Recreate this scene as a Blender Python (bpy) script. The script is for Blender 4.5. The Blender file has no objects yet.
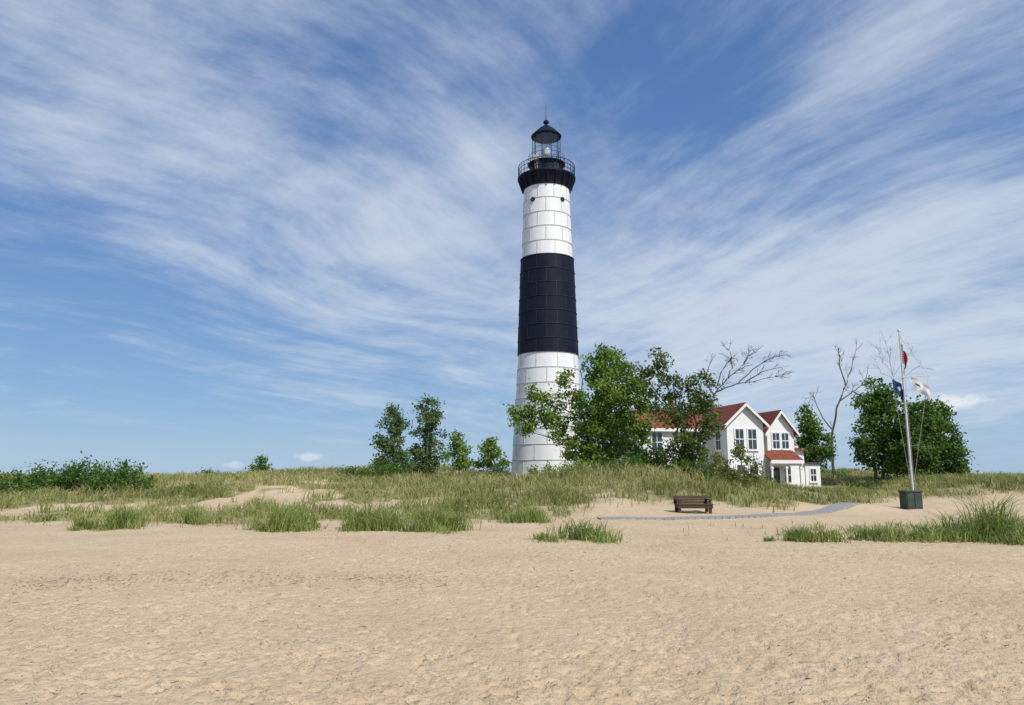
import bpy, math, random
import numpy as np
from mathutils import Vector, Matrix
random.seed(7); RNG=np.random.default_rng(7)
S=bpy.context.scene; COL=S.collection
R=math.radians
F=740.0; TH=math.atan(122.5/F); EYE=1.7
CT,ST=math.cos(TH),math.sin(TH)
def P(px,py,Y):
    u=(px-512)/F; v=(352.5-py)/F
    d=(u,CT-v*ST,v*CT+ST); k=Y/d[1]
    return Vector((d[0]*k,Y,EYE+d[2]*k))
def XP(px,Y,z=1.0):
    return (px-512)/F*(Y*CT+(z-EYE)*ST)
# ---------------------------------------------------------------- noise and terrain
def _h(ix,iy,s):
    n=(ix.astype(np.int64)*374761393+iy.astype(np.int64)*668265263+s*1442695041)&0xffffffff
    n=((n^(n>>13))*1274126177)&0xffffffff
    return ((n^(n>>16))&0xffff)/65535.0
def vn(x,y,s=0):
    x=np.asarray(x,float); y=np.asarray(y,float)
    ix=np.floor(x); iy=np.floor(y); fx=x-ix; fy=y-iy
    fx=fx*fx*(3-2*fx); fy=fy*fy*(3-2*fy)
    a=_h(ix,iy,s); b=_h(ix+1,iy,s); c=_h(ix,iy+1,s); d=_h(ix+1,iy+1,s)
    return (a*(1-fx)+b*fx)*(1-fy)+(c*(1-fx)+d*fx)*fy
def fbm(x,y,s=0,o=4):
    t=0;a=.5;n=0
    for i in range(o):
        t=t+a*vn(x,y,s+i*17); n+=a; x=np.asarray(x)*2.03+5.1; y=np.asarray(y)*2.03+1.7; a*=.5
    return t/n
def ss(a,b,x):
    t=np.clip((np.asarray(x,float)-a)/(b-a),0,1); return t*t*(3-2*t)
def ga(x,y,cx,cy,sx,sy): return np.exp(-((x-cx)/sx)**2-((y-cy)/sy)**2)
def terr(x,y):
    x=np.asarray(x,float); y=np.asarray(y,float)
    z=1.2*ss(31,52,y)
    veg=ss(27,40,y)
    far=1-ss(110,200,y)
    calm=1-.85*ga(x,y,22,54,6,9)
    z=z+veg*far*calm*((fbm(x*.11,y*.11,3)-.5)*.75+(fbm(x*.4,y*.4,9,3)-.5)*.4)
    z=z+.85*ga(x,y,-7,71,8,9)+.55*ga(x,y,-20,74,12,8)-.35*ga(x,y,-38,70,14,12)
    z=z-1.05*ga(x,y,23,57,5.5,11)+.95*ga(x,y,42,92,9,7)+.38*ga(x,y,7.5,47,6,6)
    z=z+.08*ga(x,y,31,46,7,6)
    z=z+(1-veg)*(fbm(x*.22+3,y*.22,21,3)-.5)*.14
    z=z-.02*np.clip(4-y,0,60)
    return z
def T(x,y): return float(terr(np.array([x]),np.array([y]))[0])
def dens(x,y):
    x=np.asarray(x,float); y=np.asarray(y,float)
    front=np.where(x<1,26.0,33.8)+ (np.where((x>1)&(x<4),-(4-x)*2.3,0))
    front=np.where(x>14,37.5,front)+ (fbm(x*.3,y*.05,40,2)-.5)*8
    d=ss(0,5.5,y-front)
    n=fbm(x*.16,y*.16,50,4)
    n2=fbm(x*.8,y*.55,60,3)
    amt=n*.42+n2*.58+.12*ss(33,46,y)
    amt=amt-.16*ga(x,y,-16,49,6,2.2)-.13*ga(x,y,-4,36,8,1.8)-.2*ga(x,y,-24,58,9,2.0)-.08*ga(x,y,-12,40,9,2.5)
    amt=amt-.18*ga(x,y,-9,60,5,2.0)
    amt=amt+.25*ga(x,y,8,46,9,8)+.2*ga(x,y,18,49,6,5)+.2*ga(x,y,-4.5,30,3.5,3)+.12*ga(x,y,-18,31,7,3)+.3*ga(x,y,30,50,12,12)
    d=d*ss(.42,.57,amt)
    b=ss(.48,.66,n2*.7+n*.3+.12*ga(x,y,13,22.5,5,2))*ga(x,y,13.5,23.6,5.2,1.7)*.6
    d=np.maximum(d,b)
    pt=pathd(x,y); d=d*ss(.7,1.6,pt)
    d=d*(1-.95*ga(x,y,3.2,66,3.5,3.5))
    return d
PATH=[(3.4,29.6),(6.5,29.8),(9.2,30.5),(12.0,32.8),(14.6,35.3),(17.4,38.2)]
def catmull(pts,n=10):
    out=[]; p=[pts[0]]+list(pts)+[pts[-1]]
    for i in range(1,len(p)-2):
        for k in range(n):
            t=k/n; a,b,c,d=[np.array(q,float) for q in p[i-1:i+3]]
            out.append(.5*((2*b)+(-a+c)*t+(2*a-5*b+4*c-d)*t*t+(-a+3*b-3*c+d)*t**3))
    out.append(np.array(pts[-1],float)); return out
PC=catmull(PATH)
def pathd(x,y):
    d=np.full(np.shape(x),1e9)
    for p in PC[::2]: d=np.minimum(d,np.hypot(x-p[0],y-p[1]))
    return d
# ---------------------------------------------------------------- materials
def new_mat(name,rough=.8,spec=.3):
    m=bpy.data.materials.new(name); m.use_nodes=True
    nt=m.node_tree; b=nt.nodes['Principled BSDF']
    b.inputs['Roughness'].default_value=rough
    b.inputs['Specular IOR Level'].default_value=spec
    return m,nt,b
def noise(nt,scale,detail=5,rough=.55,coord='Object',stretch=None):
    tc=nt.nodes.new('ShaderNodeTexCoord'); n=nt.nodes.new('ShaderNodeTexNoise')
    n.inputs['Scale'].default_value=scale; n.inputs['Detail'].default_value=detail; n.inputs['Roughness'].default_value=rough
    src=tc.outputs[coord]
    if stretch:
        mp=nt.nodes.new('ShaderNodeMapping'); mp.inputs['Scale'].default_value=stretch
        nt.links.new(src,mp.inputs['Vector']); src=mp.outputs[0]
    nt.links.new(src,n.inputs['Vector']); return n.outputs['Fac']
def ramp(nt,fac,stops):
    r=nt.nodes.new('ShaderNodeValToRGB'); e=r.color_ramp.elements
    e[0].position,e[0].color=stops[0][0],(*stops[0][1],1)
    e[1].position,e[1].color=stops[-1][0],(*stops[-1][1],1)
    for p,c in stops[1:-1]:
        q=e.new(p); q.color=(*c,1)
    nt.links.new(fac,r.inputs[0]); return r.outputs[0]
def bump(nt,b,fac,st=.3,dist=.02,prev=None):
    n=nt.nodes.new('ShaderNodeBump'); n.inputs['Strength'].default_value=st; n.inputs['Distance'].default_value=dist
    nt.links.new(fac,n.inputs['Height'])
    if prev: nt.links.new(prev,n.inputs['Normal'])
    nt.links.new(n.outputs[0],b.inputs['Normal']); return n.outputs[0]
def mat(name,c1,c2,scale=3,rough=.75,bs=.2,bd=.02,spec=.3,stretch=None):
    m,nt,b=new_mat(name,rough,spec)
    f=noise(nt,scale,stretch=stretch); nt.links.new(ramp(nt,f,[(.3,c1),(.7,c2)]),b.inputs['Base Color'])
    if bs: bump(nt,b,f,bs,bd)
    return m
M={}
M['white']=mat('white_paint',(.74,.75,.74),(.86,.86,.84),1.2,.5,.1,.01,stretch=(1,1,.25))
M['black']=mat('black_paint',(.004,.006,.014),(.009,.013,.027),1.5,.6,.1,.01,.18)
M['seamw']=mat('seam_grey',(.48,.48,.46),(.66,.65,.62),2.5,.6,0)
M['seamb']=mat('seam_dark',(.016,.02,.034),(.03,.037,.056),2.5,.55,0,spec=.2)
M['wall']=mat('painted_brick',(.78,.79,.79),(.87,.87,.86),2,.6,.1,.005)
M['trim']=mat('white_trim',(.80,.80,.79),(.87,.87,.85),3,.5,0)
M['wood']=mat('bench_wood',(.045,.028,.018),(.10,.062,.038),8,.75,.3,.01,stretch=(1,8,8))
M['board']=mat('boardwalk_grey',(.25,.245,.235),(.38,.37,.35),5,.8,.3,.01)
M['bark']=mat('bark',(.07,.055,.042),(.20,.165,.13),6,.9,.5,.03,stretch=(1,1,.3))
M['deadwood']=mat('dead_wood',(.07,.055,.046),(.17,.14,.12),6,.9,.4,.02)
M['green_box']=mat('dark_green_paint',(.03,.045,.04),(.065,.085,.07),3,.6,.1)
M['pole']=mat('pole_metal',(.45,.46,.47),(.62,.62,.62),3,.35,0)
M['rope']=mat('rope',(.4,.38,.34),(.55,.52,.48),9,.9,0)
M['darkroof']=mat('dark_flat_roof',(.05,.045,.045),(.10,.09,.085),4,.8,.1)
M['door']=mat('dark_door',(.05,.03,.025),(.09,.05,.04),4,.5,.1)
M['red']=mat('flag_red',(.28,.008,.015),(.36,.015,.025),4,.8,0)
M['fwhite']=mat('flag_white',(.55,.55,.57),(.70,.70,.70),4,.8,0)
M['blue']=mat('flag_blue',(.015,.03,.10),(.03,.05,.15),4,.8,0)
M['skin']=mat('skin',(.45,.27,.19),(.55,.33,.24),8,.6,0)
M['shirt']=mat('tan_shirt',(.46,.38,.29),(.56,.47,.36),8,.9,0)
M['short']=mat('dark_shorts',(.05,.06,.10),(.08,.09,.13),8,.9,0)
M['hair']=mat('brown_hair',(.05,.03,.02),(.1,.06,.035),20,.7,0)
M['debris']=mat('driftwood_bits',(.10,.07,.045),(.26,.19,.13),12,.9,.2)
M['lens']=mat('lens',(.60,.66,.66),(.78,.82,.80),4,.15,0,spec=.8)
def mk_roof():
    m,nt,b=new_mat('red_roof',.8,.2)
    f=noise(nt,3.5,8,.7); nt.links.new(ramp(nt,f,[(.3,(.15,.044,.028)),(.5,(.22,.063,.038)),(.7,(.30,.10,.062))]),b.inputs['Base Color'])
    tc=nt.nodes.new('ShaderNodeTexCoord'); w=nt.nodes.new('ShaderNodeTexWave'); w.bands_direction='Z'; w.inputs['Scale'].default_value=2.2; w.inputs['Distortion'].default_value=.6
    nt.links.new(tc.outputs['Object'],w.inputs['Vector']); bump(nt,b,w.outputs['Fac'],.5,.04); return m
M['roof']=mk_roof()
def mk_glass(name,col,rough=.08):
    m,nt,b=new_mat(name,rough,.9)
    f=noise(nt,1.3,2); nt.links.new(ramp(nt,f,[(.4,col),(.65,tuple(c*2.2 for c in col))]),b.inputs['Base Color']); return m
M['glass']=mk_glass('window_glass',(.02,.028,.035))
def mk_lantern():
    m=bpy.data.materials.new('lantern_glass'); m.use_nodes=True; nt=m.node_tree; nt.nodes.clear()
    o=nt.nodes.new('ShaderNodeOutputMaterial'); t=nt.nodes.new('ShaderNodeBsdfTransparent'); g=nt.nodes.new('ShaderNodeBsdfGlossy'); g.inputs['Roughness'].default_value=.05
    x=nt.nodes.new('ShaderNodeMixShader'); x.inputs[0].default_value=.1
    n=noise(nt,2,2); nt.links.new(ramp(nt,n,[(.3,(.93,.96,.96)),(.7,(.98,.99,.99))]),t.inputs[0])
    nt.links.new(t.outputs[0],x.inputs[1]); nt.links.new(g.outputs[0],x.inputs[2]); nt.links.new(x.outputs[0],o.inputs[0]); return m
M['lantern']=mk_lantern()
def leafmat(name,dark,mid,light,trans=.4,sc=.9):
    m,nt,b=new_mat(name,.6,.25)
    a=nt.nodes.new('ShaderNodeAttribute'); a.attribute_name='tone'
    n=noise(nt,sc,3)
    mx=nt.nodes.new('ShaderNodeMath'); mx.operation='MULTIPLY_ADD'; mx.inputs[1].default_value=.55
    nt.links.new(a.outputs['Fac'],mx.inputs[0])
    m2=nt.nodes.new('ShaderNodeMath'); m2.operation='MULTIPLY'; m2.inputs[1].default_value=.5
    nt.links.new(n,m2.inputs[0]); nt.links.new(m2.outputs[0],mx.inputs[2])
    c=ramp(nt,mx.outputs[0],[(.15,dark),(.5,mid),(.85,light)])
    nt.links.new(c,b.inputs['Base Color'])
    tr=nt.nodes.new('ShaderNodeBsdfTranslucent'); nt.links.new(c,tr.inputs['Color'])
    x=nt.nodes.new('ShaderNodeMixShader'); x.inputs[0].default_value=trans
    o=nt.nodes['Material Output']
    nt.links.new(b.outputs[0],x.inputs[1]); nt.links.new(tr.outputs[0],x.inputs[2]); nt.links.new(x.outputs[0],o.inputs[0])
    return m
M['leaf']=leafmat('poplar_leaf',(.075,.14,.024),(.17,.28,.045),(.30,.42,.085))
M['leafd']=leafmat('dark_leaf',(.045,.10,.02),(.10,.195,.036),(.19,.30,.06))
M['leafb']=leafmat('bronzed_leaf',(.055,.09,.024),(.11,.17,.04),(.21,.25,.07))
M['leafy']=leafmat('yellowish_leaf',(.09,.11,.028),(.18,.21,.05),(.32,.30,.10))
M['conif']=leafmat('cedar_leaf',(.06,.11,.04),(.13,.205,.065),(.22,.31,.11))
M['grass']=leafmat('dune_grass_blade',(.11,.145,.038),(.26,.29,.085),(.54,.49,.23),.3,.25)
M['tuft']=leafmat('tuft_blade',(.09,.14,.03),(.20,.28,.06),(.42,.44,.16),.3,.6)
# ---------------------------------------------------------------- mesh helpers
class MB:
    def __init__(s): s.v=[]; s.f=[]; s.m=[]
    def add(s,v,f,mi=0):
        n=len(s.v); s.v+= [tuple(q) for q in v]; s.f+=[tuple(i+n for i in q) for q in f]; s.m+=[mi]*len(f)
    def hexa(s,b,t,mi=0):
        s.add(list(b)+list(t),[(3,2,1,0),(4,5,6,7),(0,1,5,4),(1,2,6,5),(2,3,7,6),(3,0,4,7)],mi)
    def box(s,x0,x1,y0,y1,z0,z1,mi=0):
        s.hexa([(x0,y0,z0),(x1,y0,z0),(x1,y1,z0),(x0,y1,z0)],[(x0,y0,z1),(x1,y0,z1),(x1,y1,z1),(x0,y1,z1)],mi)
    def tube(s,pts,rad,n=7,mi=0):
        pts=[Vector(p) for p in pts]
        if not hasattr(rad,'__len__'): rad=[rad]*len(pts)
        vs=[];fs=[]
        for i,p in enumerate(pts):
            d=(pts[min(i+1,len(pts)-1)]-pts[max(i-1,0)])
            if d.length<1e-6: d=Vector((0,0,1))
            d.normalize(); a=d.cross(Vector((.31,.2,.93)) if abs(d.z)<.9 else Vector((1,0,0))).normalized(); b=d.cross(a)
            for k in range(n):
                t=2*math.pi*k/n; vs.append(p+(a*math.cos(t)+b*math.sin(t))*rad[i])
        for i in range(len(pts)-1):
            for k in range(n):
                k2=(k+1)%n; fs.append((i*n+k,i*n+k2,(i+1)*n+k2,(i+1)*n+k))
        fs.append(tuple(range(n))[::-1]); L=(len(pts)-1)*n; fs.append(tuple(range(L,L+n)))
        s.add(vs,fs,mi)
    def lathe(s,prof,n=48,mi=0,caps=True,c=(0,0)):
        vs=[];fs=[]
        for r,z in prof:
            for k in range(n):
                t=2*math.pi*k/n; vs.append((c[0]+r*math.cos(t),c[1]+r*math.sin(t),z))
        for i in range(len(prof)-1):
            for k in range(n):
                k2=(k+1)%n; fs.append((i*n+k,i*n+k2,(i+1)*n+k2,(i+1)*n+k))
        if caps:
            fs.append(tuple(range(n))[::-1]); L=(len(prof)-1)*n; fs.append(tuple(range(L,L+n)))
        s.add(vs,fs,mi)
    def build(s,name,mats,parent=None,smooth=False,loc=None,rz=0):
        me=bpy.data.meshes.new(name); me.from_pydata(s.v,[],s.f)
        if not isinstance(mats,(list,tuple)): mats=[mats]
        for m in mats: me.materials.append(m)
        me.polygons.foreach_set('material_index',s.m)
        if smooth:
            me.polygons.foreach_set('use_smooth',[True]*len(s.f))
            me.update()
            try: me.set_sharp_from_angle(angle=R(35))
            except Exception: pass
        me.update()
        o=bpy.data.objects.new(name,me); COL.objects.link(o)
        if parent: o.parent=parent
        if loc is not None: o.location=loc
        o.rotation_euler.z=rz
        return o
def fastmesh(name,V,k,mat_,parent=None,tone=None):
    n=len(V)//k; me=bpy.data.meshes.new(name)
    me.vertices.add(len(V)); me.vertices.foreach_set('co',np.asarray(V,np.float32).ravel())
    me.loops.add(len(V)); me.loops.foreach_set('vertex_index',np.arange(len(V),dtype=np.int32))
    me.polygons.add(n); me.polygons.foreach_set('loop_start',np.arange(0,len(V),k,dtype=np.int32))
    try: me.polygons.foreach_set('loop_total',np.full(n,k,dtype=np.int32))
    except Exception: pass
    me.update(calc_edges=True)
    if tone is not None:
        a=me.attributes.new('tone','FLOAT','FACE'); a.data.foreach_set('value',np.asarray(tone,np.float32))
    me.materials.append(mat_)
    o=bpy.data.objects.new(name,me); COL.objects.link(o)
    if parent: o.parent=parent
    return o
def empty(name,loc,rz=0):
    o=bpy.data.objects.new(name,None); COL.objects.link(o); o.location=loc; o.rotation_euler.z=rz; o.empty_display_size=.3; return o
def tag(o,label=None,cat=None,group=None,kind=None):
    if label:o['label']=label
    if cat:o['category']=cat
    if group:o['group']=group
    if kind:o['kind']=kind
    return o
# ---------------------------------------------------------------- ground
def axis(segs):
    out=[segs[0][0]]
    for a,b,s0,s1 in segs:
        x=a
        while x<b-1e-6:
            t=(x-a)/(b-a); x=x+(s0+(s1-s0)*t); out.append(min(x,b))
    return np.unique(np.array(out))
xs=axis([(0,8,.033,.05),(8,20,.055,.1),(20,60,.12,1.0),(60,400,2,30),(400,4000,60,500)])
xs=np.unique(np.concatenate([-xs,xs]))
ys=axis([(-60,2,8,.3),(2,5,.2,.04),(5,14,.032,.05),(14,34,.055,.15),(34,100,.25,.6),(100,400,2,25),(400,5000,40,600)])
GX,GY=np.meshgrid(xs,ys)
GZ=terr(GX,GY)
rr=np.random.default_rng(3)
def stamp(cx,cy,ang,L,W,dep):
    i0,i1=np.searchsorted(xs,[cx-.3,cx+.3]); j0,j1=np.searchsorted(ys,[cy-.3,cy+.3])
    if i1-i0<2 or j1-j0<2: return
    X=GX[j0:j1,i0:i1]-cx; Y=GY[j0:j1,i0:i1]-cy
    a=X*math.cos(ang)+Y*math.sin(ang); b=-X*math.sin(ang)+Y*math.cos(ang)
    q=np.sqrt((a/L)**2+(b/W)**2)
    GZ[j0:j1,i0:i1]+= -dep*np.exp(-q**3*1.2)+dep*.4*np.exp(-((q-1.35)/.3)**2)
NF=28000
fy=4.5+rr.random(NF)**.85*27; fx=(rr.random(NF)*2-1)*(fy*.72+1)
fmask=fbm(fx*.3,fy*.3,77,3)
for i in range(NF):
    if rr.random()<ss(.3,.6,fmask[i])*.7+.3:
        big_=rr.random()<.22
        stamp(fx[i],fy[i],rr.random()*6.28,(.08 if big_ else .038)+rr.random()*.035,(.042 if big_ else .026)+rr.random()*.022,.012+rr.random()*.022)
for k in range(60):
    x=rr.uniform(-16,16); y=rr.uniform(5,26); a=rr.uniform(-.5,.5)+(0 if rr.random()<.6 else math.pi/2*.8)
    for s in range(28):
        a+=rr.uniform(-.08,.08); x+=math.cos(a)*.36; y+=math.sin(a)*.36; sd=.09*(1 if s%2 else -1)
        if 4.5<y<33: stamp(x-math.sin(a)*sd,y+math.cos(a)*sd,a,.12,.048,.036)
GZ+= ((fbm(GX*2.6,GY*2.6,91,3)-.5)*.016+(fbm(GX*9.5,GY*9.5,95,2)-.5)*.02)*(1-ss(30,45,GY))*ss(1,4,GY)
ny,nx=GX.shape
V=np.stack([GX,GY,GZ],-1).reshape(-1,3).astype(np.float32)
idx=np.arange(ny*nx).reshape(ny,nx)
Q=np.stack([idx[:-1,:-1],idx[:-1,1:],idx[1:,1:],idx[1:,:-1]],-1).reshape(-1,4)
me=bpy.data.meshes.new('ground'); me.vertices.add(len(V)); me.vertices.foreach_set('co',V.ravel())
me.loops.add(Q.size); me.loops.foreach_set('vertex_index',Q.ravel().astype(np.int32))
me.polygons.add(len(Q)); me.polygons.foreach_set('loop_start',np.arange(0,Q.size,4,dtype=np.int32))
try: me.polygons.foreach_set('loop_total',np.full(len(Q),4,dtype=np.int32))
except Exception: pass
me.polygons.foreach_set('use_smooth',np.ones(len(Q),bool))
me.update(calc_edges=True)
DG=dens(GX,GY); DG=np.maximum(DG,ss(150,260,GY))
at=me.attributes.new('veg','FLOAT','POINT'); at.data.foreach_set('value',DG.ravel().astype(np.float32))
ground=bpy.data.objects.new('ground',me); COL.objects.link(ground); tag(ground,kind='structure')
def mk_ground():
    m,nt,b=new_mat('sand_and_dune_soil',.95,.1)
    n1=noise(nt,.35,5); n2=noise(nt,2.3,8,.65); n3=noise(nt,38,6,.7)
    mx=nt.nodes.new('ShaderNodeMix'); mx.inputs[0].default_value=.5
    nt.links.new(n1,mx.inputs[2]); nt.links.new(n2,mx.inputs[3])
    sand=ramp(nt,mx.outputs[0],[(.3,(.53,.395,.25)),(.5,(.62,.478,.312)),(.72,(.69,.55,.375))])
    spk=ramp(nt,n3,[(.32,(.45,.40,.34)),(.44,(1,1,1))])
    ml=nt.nodes.new('ShaderNodeMix'); ml.data_type='RGBA'; ml.blend_type='MULTIPLY'; ml.inputs[0].default_value=.9
    nt.links.new(sand,ml.inputs[6]); nt.links.new(spk,ml.inputs[7])
    at=nt.nodes.new('ShaderNodeAttribute'); at.attribute_name='veg'
    n4=noise(nt,1.6,6,.6); soil=ramp(nt,n4,[(.3,(.12,.135,.045)),(.55,(.22,.21,.08)),(.75,(.36,.30,.17))])
    v=nt.nodes.new('ShaderNodeMath'); v.operation='MULTIPLY'; v.inputs[1].default_value=.7; nt.links.new(at.outputs['Fac'],v.inputs[0])
    m2=nt.nodes.new('ShaderNodeMix'); m2.data_type='RGBA'
    nt.links.new(v.outputs[0],m2.inputs[0]); nt.links.new(ml.outputs[2],m2.inputs[6]); nt.links.new(soil,m2.inputs[7])
    nt.links.new(m2.outputs[2],b.inputs['Base Color'])
    p=bump(nt,b,n3,.5,.012); n5=noise(nt,14,5,.65); bump(nt,b,n5,1.0,.045,p)
    return m
me.materials.append(mk_ground())
# ---------------------------------------------------------------- boardwalk path
mb=MB(); w=.46
def pz(p): return T(p[0],p[1])+.06
for i in range(len(PC)-1):
    a,b=PC[i],PC[i+1]; seg=b-a; L=np.hypot(*seg); t=seg/L; nrm=np.array([-t[1],t[0]])
    m_=max(1,int(L/.2))
    for k in range(m_):
        p=a+seg*(k/m_); q=a+seg*((k+.95)/m_)
        z0,z1=pz(p),pz(q)
        A=p-nrm*w;B=q-nrm*w;C=q+nrm*w;D=p+nrm*w
        mb.hexa([(A[0],A[1],z0-.1),(B[0],B[1],z1-.1),(C[0],C[1],z1-.1),(D[0],D[1],z0-.1)],[(A[0],A[1],z0),(B[0],B[1],z1),(C[0],C[1],z1),(D[0],D[1],z0)])
tag(mb.build('path',M['board']),kind='structure')
# ---------------------------------------------------------------- grass
def blades(cx,cy,cz,h,lean,w,rng):
    n=len(cx); az=rng.random(n)*6.283; wa=rng.random(n)*6.283
    dx,dy=np.cos(az)*lean*h,np.sin(az)*lean*h
    wx,wy=np.cos(wa)*w,np.sin(wa)*w
    b=np.stack([cx,cy,cz-.03],-1); mid=b+np.stack([dx*.3,dy*.3,h*.6],-1); tip=b+np.stack([dx,dy,h*(1-.25*lean)],-1)
    W=np.stack([wx,wy,np.zeros(n)],-1)
    q1=np.stack([b-W,b+W,mid+W*.75,mid-W*.75],1)
    q2=np.stack([mid-W*.75,mid+W*.75,tip+W*.12,tip-W*.12],1)
    return np.concatenate([q1,q2],0).reshape(-1,3)
NG=1500000
gy=20+rr.random(NG)**1.15*95; gx=(rr.random(NG)*2-1)*(gy*.78+3)
keep=rr.random(NG)<dens(gx,gy)*.36
clump=vn(gx*1.9,gy*1.9,123); c2=vn(gx*.7,gy*.7,124); keep&=(rr.random(NG)<.08+ss(.3,.8,clump)*np.clip(c2*2.0,.2,1.2))
hx_=(gx-11.0)*math.cos(R(13))+(gy-59.5)*math.sin(R(13)); hy_=-(gx-11.0)*math.sin(R(13))+(gy-59.5)*math.cos(R(13))
keep&=~((hx_>-.3)&(hx_<16.6)&(hy_>-2.2)&(hy_<8.5))
gx,gy=gx[keep],gy[keep]; gz=terr(gx,gy)
hh=(.28+.45*rr.random(len(gx)))*(.35+1.25*fbm(gx*.45,gy*.45,150,3))
hh=hh*(.5+.5*ss(24,38,gy))*(1+.7*ga(gx,gy,7,49,9,6))
hh=np.where((gx>16)&(gx<28)&(gy<62),hh*.7,hh)
Vg=blades(gx,gy,gz,hh,.3+.6*rr.random(len(gx)),.009+.00034*gy,rr)
tn=np.clip(rr.random(len(gx))*.6+.95*(fbm(gx*.22,gy*.22,160,3)-.3)+.12*(gx<-6),0,1)
tag(fastmesh('dune_grass',Vg,4,M['grass'],tone=np.concatenate([tn,tn+.12])),'pale green dune grass covering the low sand dunes','grass',kind='stuff')
print('grass blades',len(gx))
def tuft(px,py,wpx,hpx,label,n=420,m='tuft'):
    Y=20.
    for k in range(80):
        u=P(px,py,Y); g=T(u.x,Y)
        if u.z<g: break
        Y+=.3
    x=u.x; sc=Y/F; rw=wpx*sc/2; h=hpx*sc*1.15
    rng=np.random.default_rng(int(px*7+py))
    nc=max(4,int(wpx/4.5)); ca=rng.random(nc)*6.28; cr=rng.random(nc)**.7; ci=rng.integers(0,nc,n)
    csz=(.30+.75*rng.random(nc))*(1-.5*cr**2)
    ox=np.cos(ca)*cr*rw*1.1; oy=np.sin(ca)*cr*rw*1.1
    sg=.06+rw*.13
    cx=ox[ci]+rng.normal(size=n)*sg; cy=oy[ci]+rng.normal(size=n)*sg
    gz=terr(cx+x,cy+Y)-T(x,Y)
    V=blades(cx,cy,gz,h*csz[ci]*(.5+.7*rng.random(n)),.35+.7*rng.random(n),np.full(n,.012),rng)
    t=rng.random(n)*.8+rng.random(nc)[ci]*.3
    o=fastmesh('grass_tuft',V,4,M[m],tone=np.concatenate([t,t+.1])); o.location=(x,Y,T(x,Y))
    tag(o,label,'grass tuft','grass tufts standing alone on the sand')
for a in [(40,522,30,14,'small sparse grass tuft at the far left edge of the dune front'),
 (120,529,46,28,'leafy green grass tuft on sand below the far left thicket'),
 (82,530,22,18,'small thin grass tuft just left of a leafy green tuft'),
 (196,524,40,26,'pale grass tuft on sand, second large one from the left'),
 (283,531,60,34,'wide grass tuft on sand left of the two joined dark clumps'),
 (316,528,18,16,'tiny grass tuft at the right foot of a wide tuft',160),
 (372,530,66,40,'dark green grass clump on sand, left of two joined clumps'),
 (434,532,62,32,'dark green grass clump on sand, right of two joined clumps'),
 (524,522,44,26,'grass tuft on the sand below the base of the white tower'),
 (582,541,78,26,'low wide grass tuft alone on open sand in front of the boardwalk'),
 (540,540,22,10,'wispy little grass tuft just left of the low wide one',120),
 (790,546,26,16,'thin wispy tuft leftmost in the row on the right sand'),
 (822,545,54,28,'rounded green tuft on the sand right below the end of the boardwalk'),
 (878,552,46,24,'grass tuft on the right sand in front of the flagpole box'),
 (912,551,48,24,'dense green tuft on the right sand just beyond the flagpole box line'),
 (952,553,48,20,'low tuft on the right sand between a dense tuft and the tallest tuft'),
 (1003,557,84,48,'tallest and thickest green tuft, at the right edge of the sand'),
 (772,552,10,8,'tiny wisp of grass alone on sand at the left end of the right row'),
 ]:
    tuft(*a[:5],n=(a[5] if len(a)>5 else int(110+a[2]*a[3]*.36)))
# ---------------------------------------------------------------- debris
mb=MB()
for k in range(760):
    t=rr.random()
    px=30+t*420
    Y=12.0+rr.normal()*.55+math.sin(t*3.1)*.8; x=(px-512)/F*Y; z=T(x,Y)+.010
    L=.012+rr.random()**3*.10; a=rr.normal()*1.0; mb.tube([(x,Y,z),(x+L*.5*math.cos(a),Y+L*.5*math.sin(a),z+.008),(x+L*math.cos(a),Y+L*math.sin(a),z+.003)],[.003,.0035,.002],4)
for k in range(420):
    Y=5+rr.random()**1.3*18; x=(rr.random()*2-1)*Y*.72; z=T(x,Y)+.012; L=.008+rr.random()**3*.06; a=rr.random()*6.28
    mb.tube([(x,Y,z),(x+L*math.cos(a),Y+L*math.sin(a),z+.006)],[.005,.003],4)
tag(mb.build('beach_debris',M['debris']),'line of small dark driftwood bits strewn over the open sand','driftwood',kind='stuff')
# ---------------------------------------------------------------- trees
def leaves(clumps,per,sig,size,rng,flat=.8):
    n=len(clumps)*per
    c=np.repeat(np.array(clumps),per,0)
    off=rng.normal(size=(n,3))*np.array([sig,sig,sig*flat])
    c=c+off
    d=rng.normal(size=(n,3)); d/=np.linalg.norm(d,axis=1,keepdims=True)
    e=np.cross(d,rng.normal(size=(n,3))); e/=np.linalg.norm(e,axis=1,keepdims=True)
    s=(size*(.6+.8*rng.random(n)))[:,None]
    V=np.stack([c-d*s,c+e*s*.6,c+d*s,c-e*s*.6],1).reshape(-1,3)
    t=np.repeat(rng.random(len(clumps)),per)*.55+rng.random(n)*.45
    return V,t
def limb(mb,a,b,r0,r1,rng,n=5,wob=.08,seg=6):
    a=Vector(a);b=Vector(b);L=(b-a).length; pts=[];rad=[]
    for i in range(n+1):
        t=i/n; p=a.lerp(b,t)
        if 0<i<n: p+=Vector((rng.normal()*wob*L*.5,rng.normal()*wob*L*.5,rng.normal()*wob*L*.25))
        pts.append(p); rad.append(r0+(r1-r0)*t)
    mb.tube(pts,rad,seg); return pts
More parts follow.
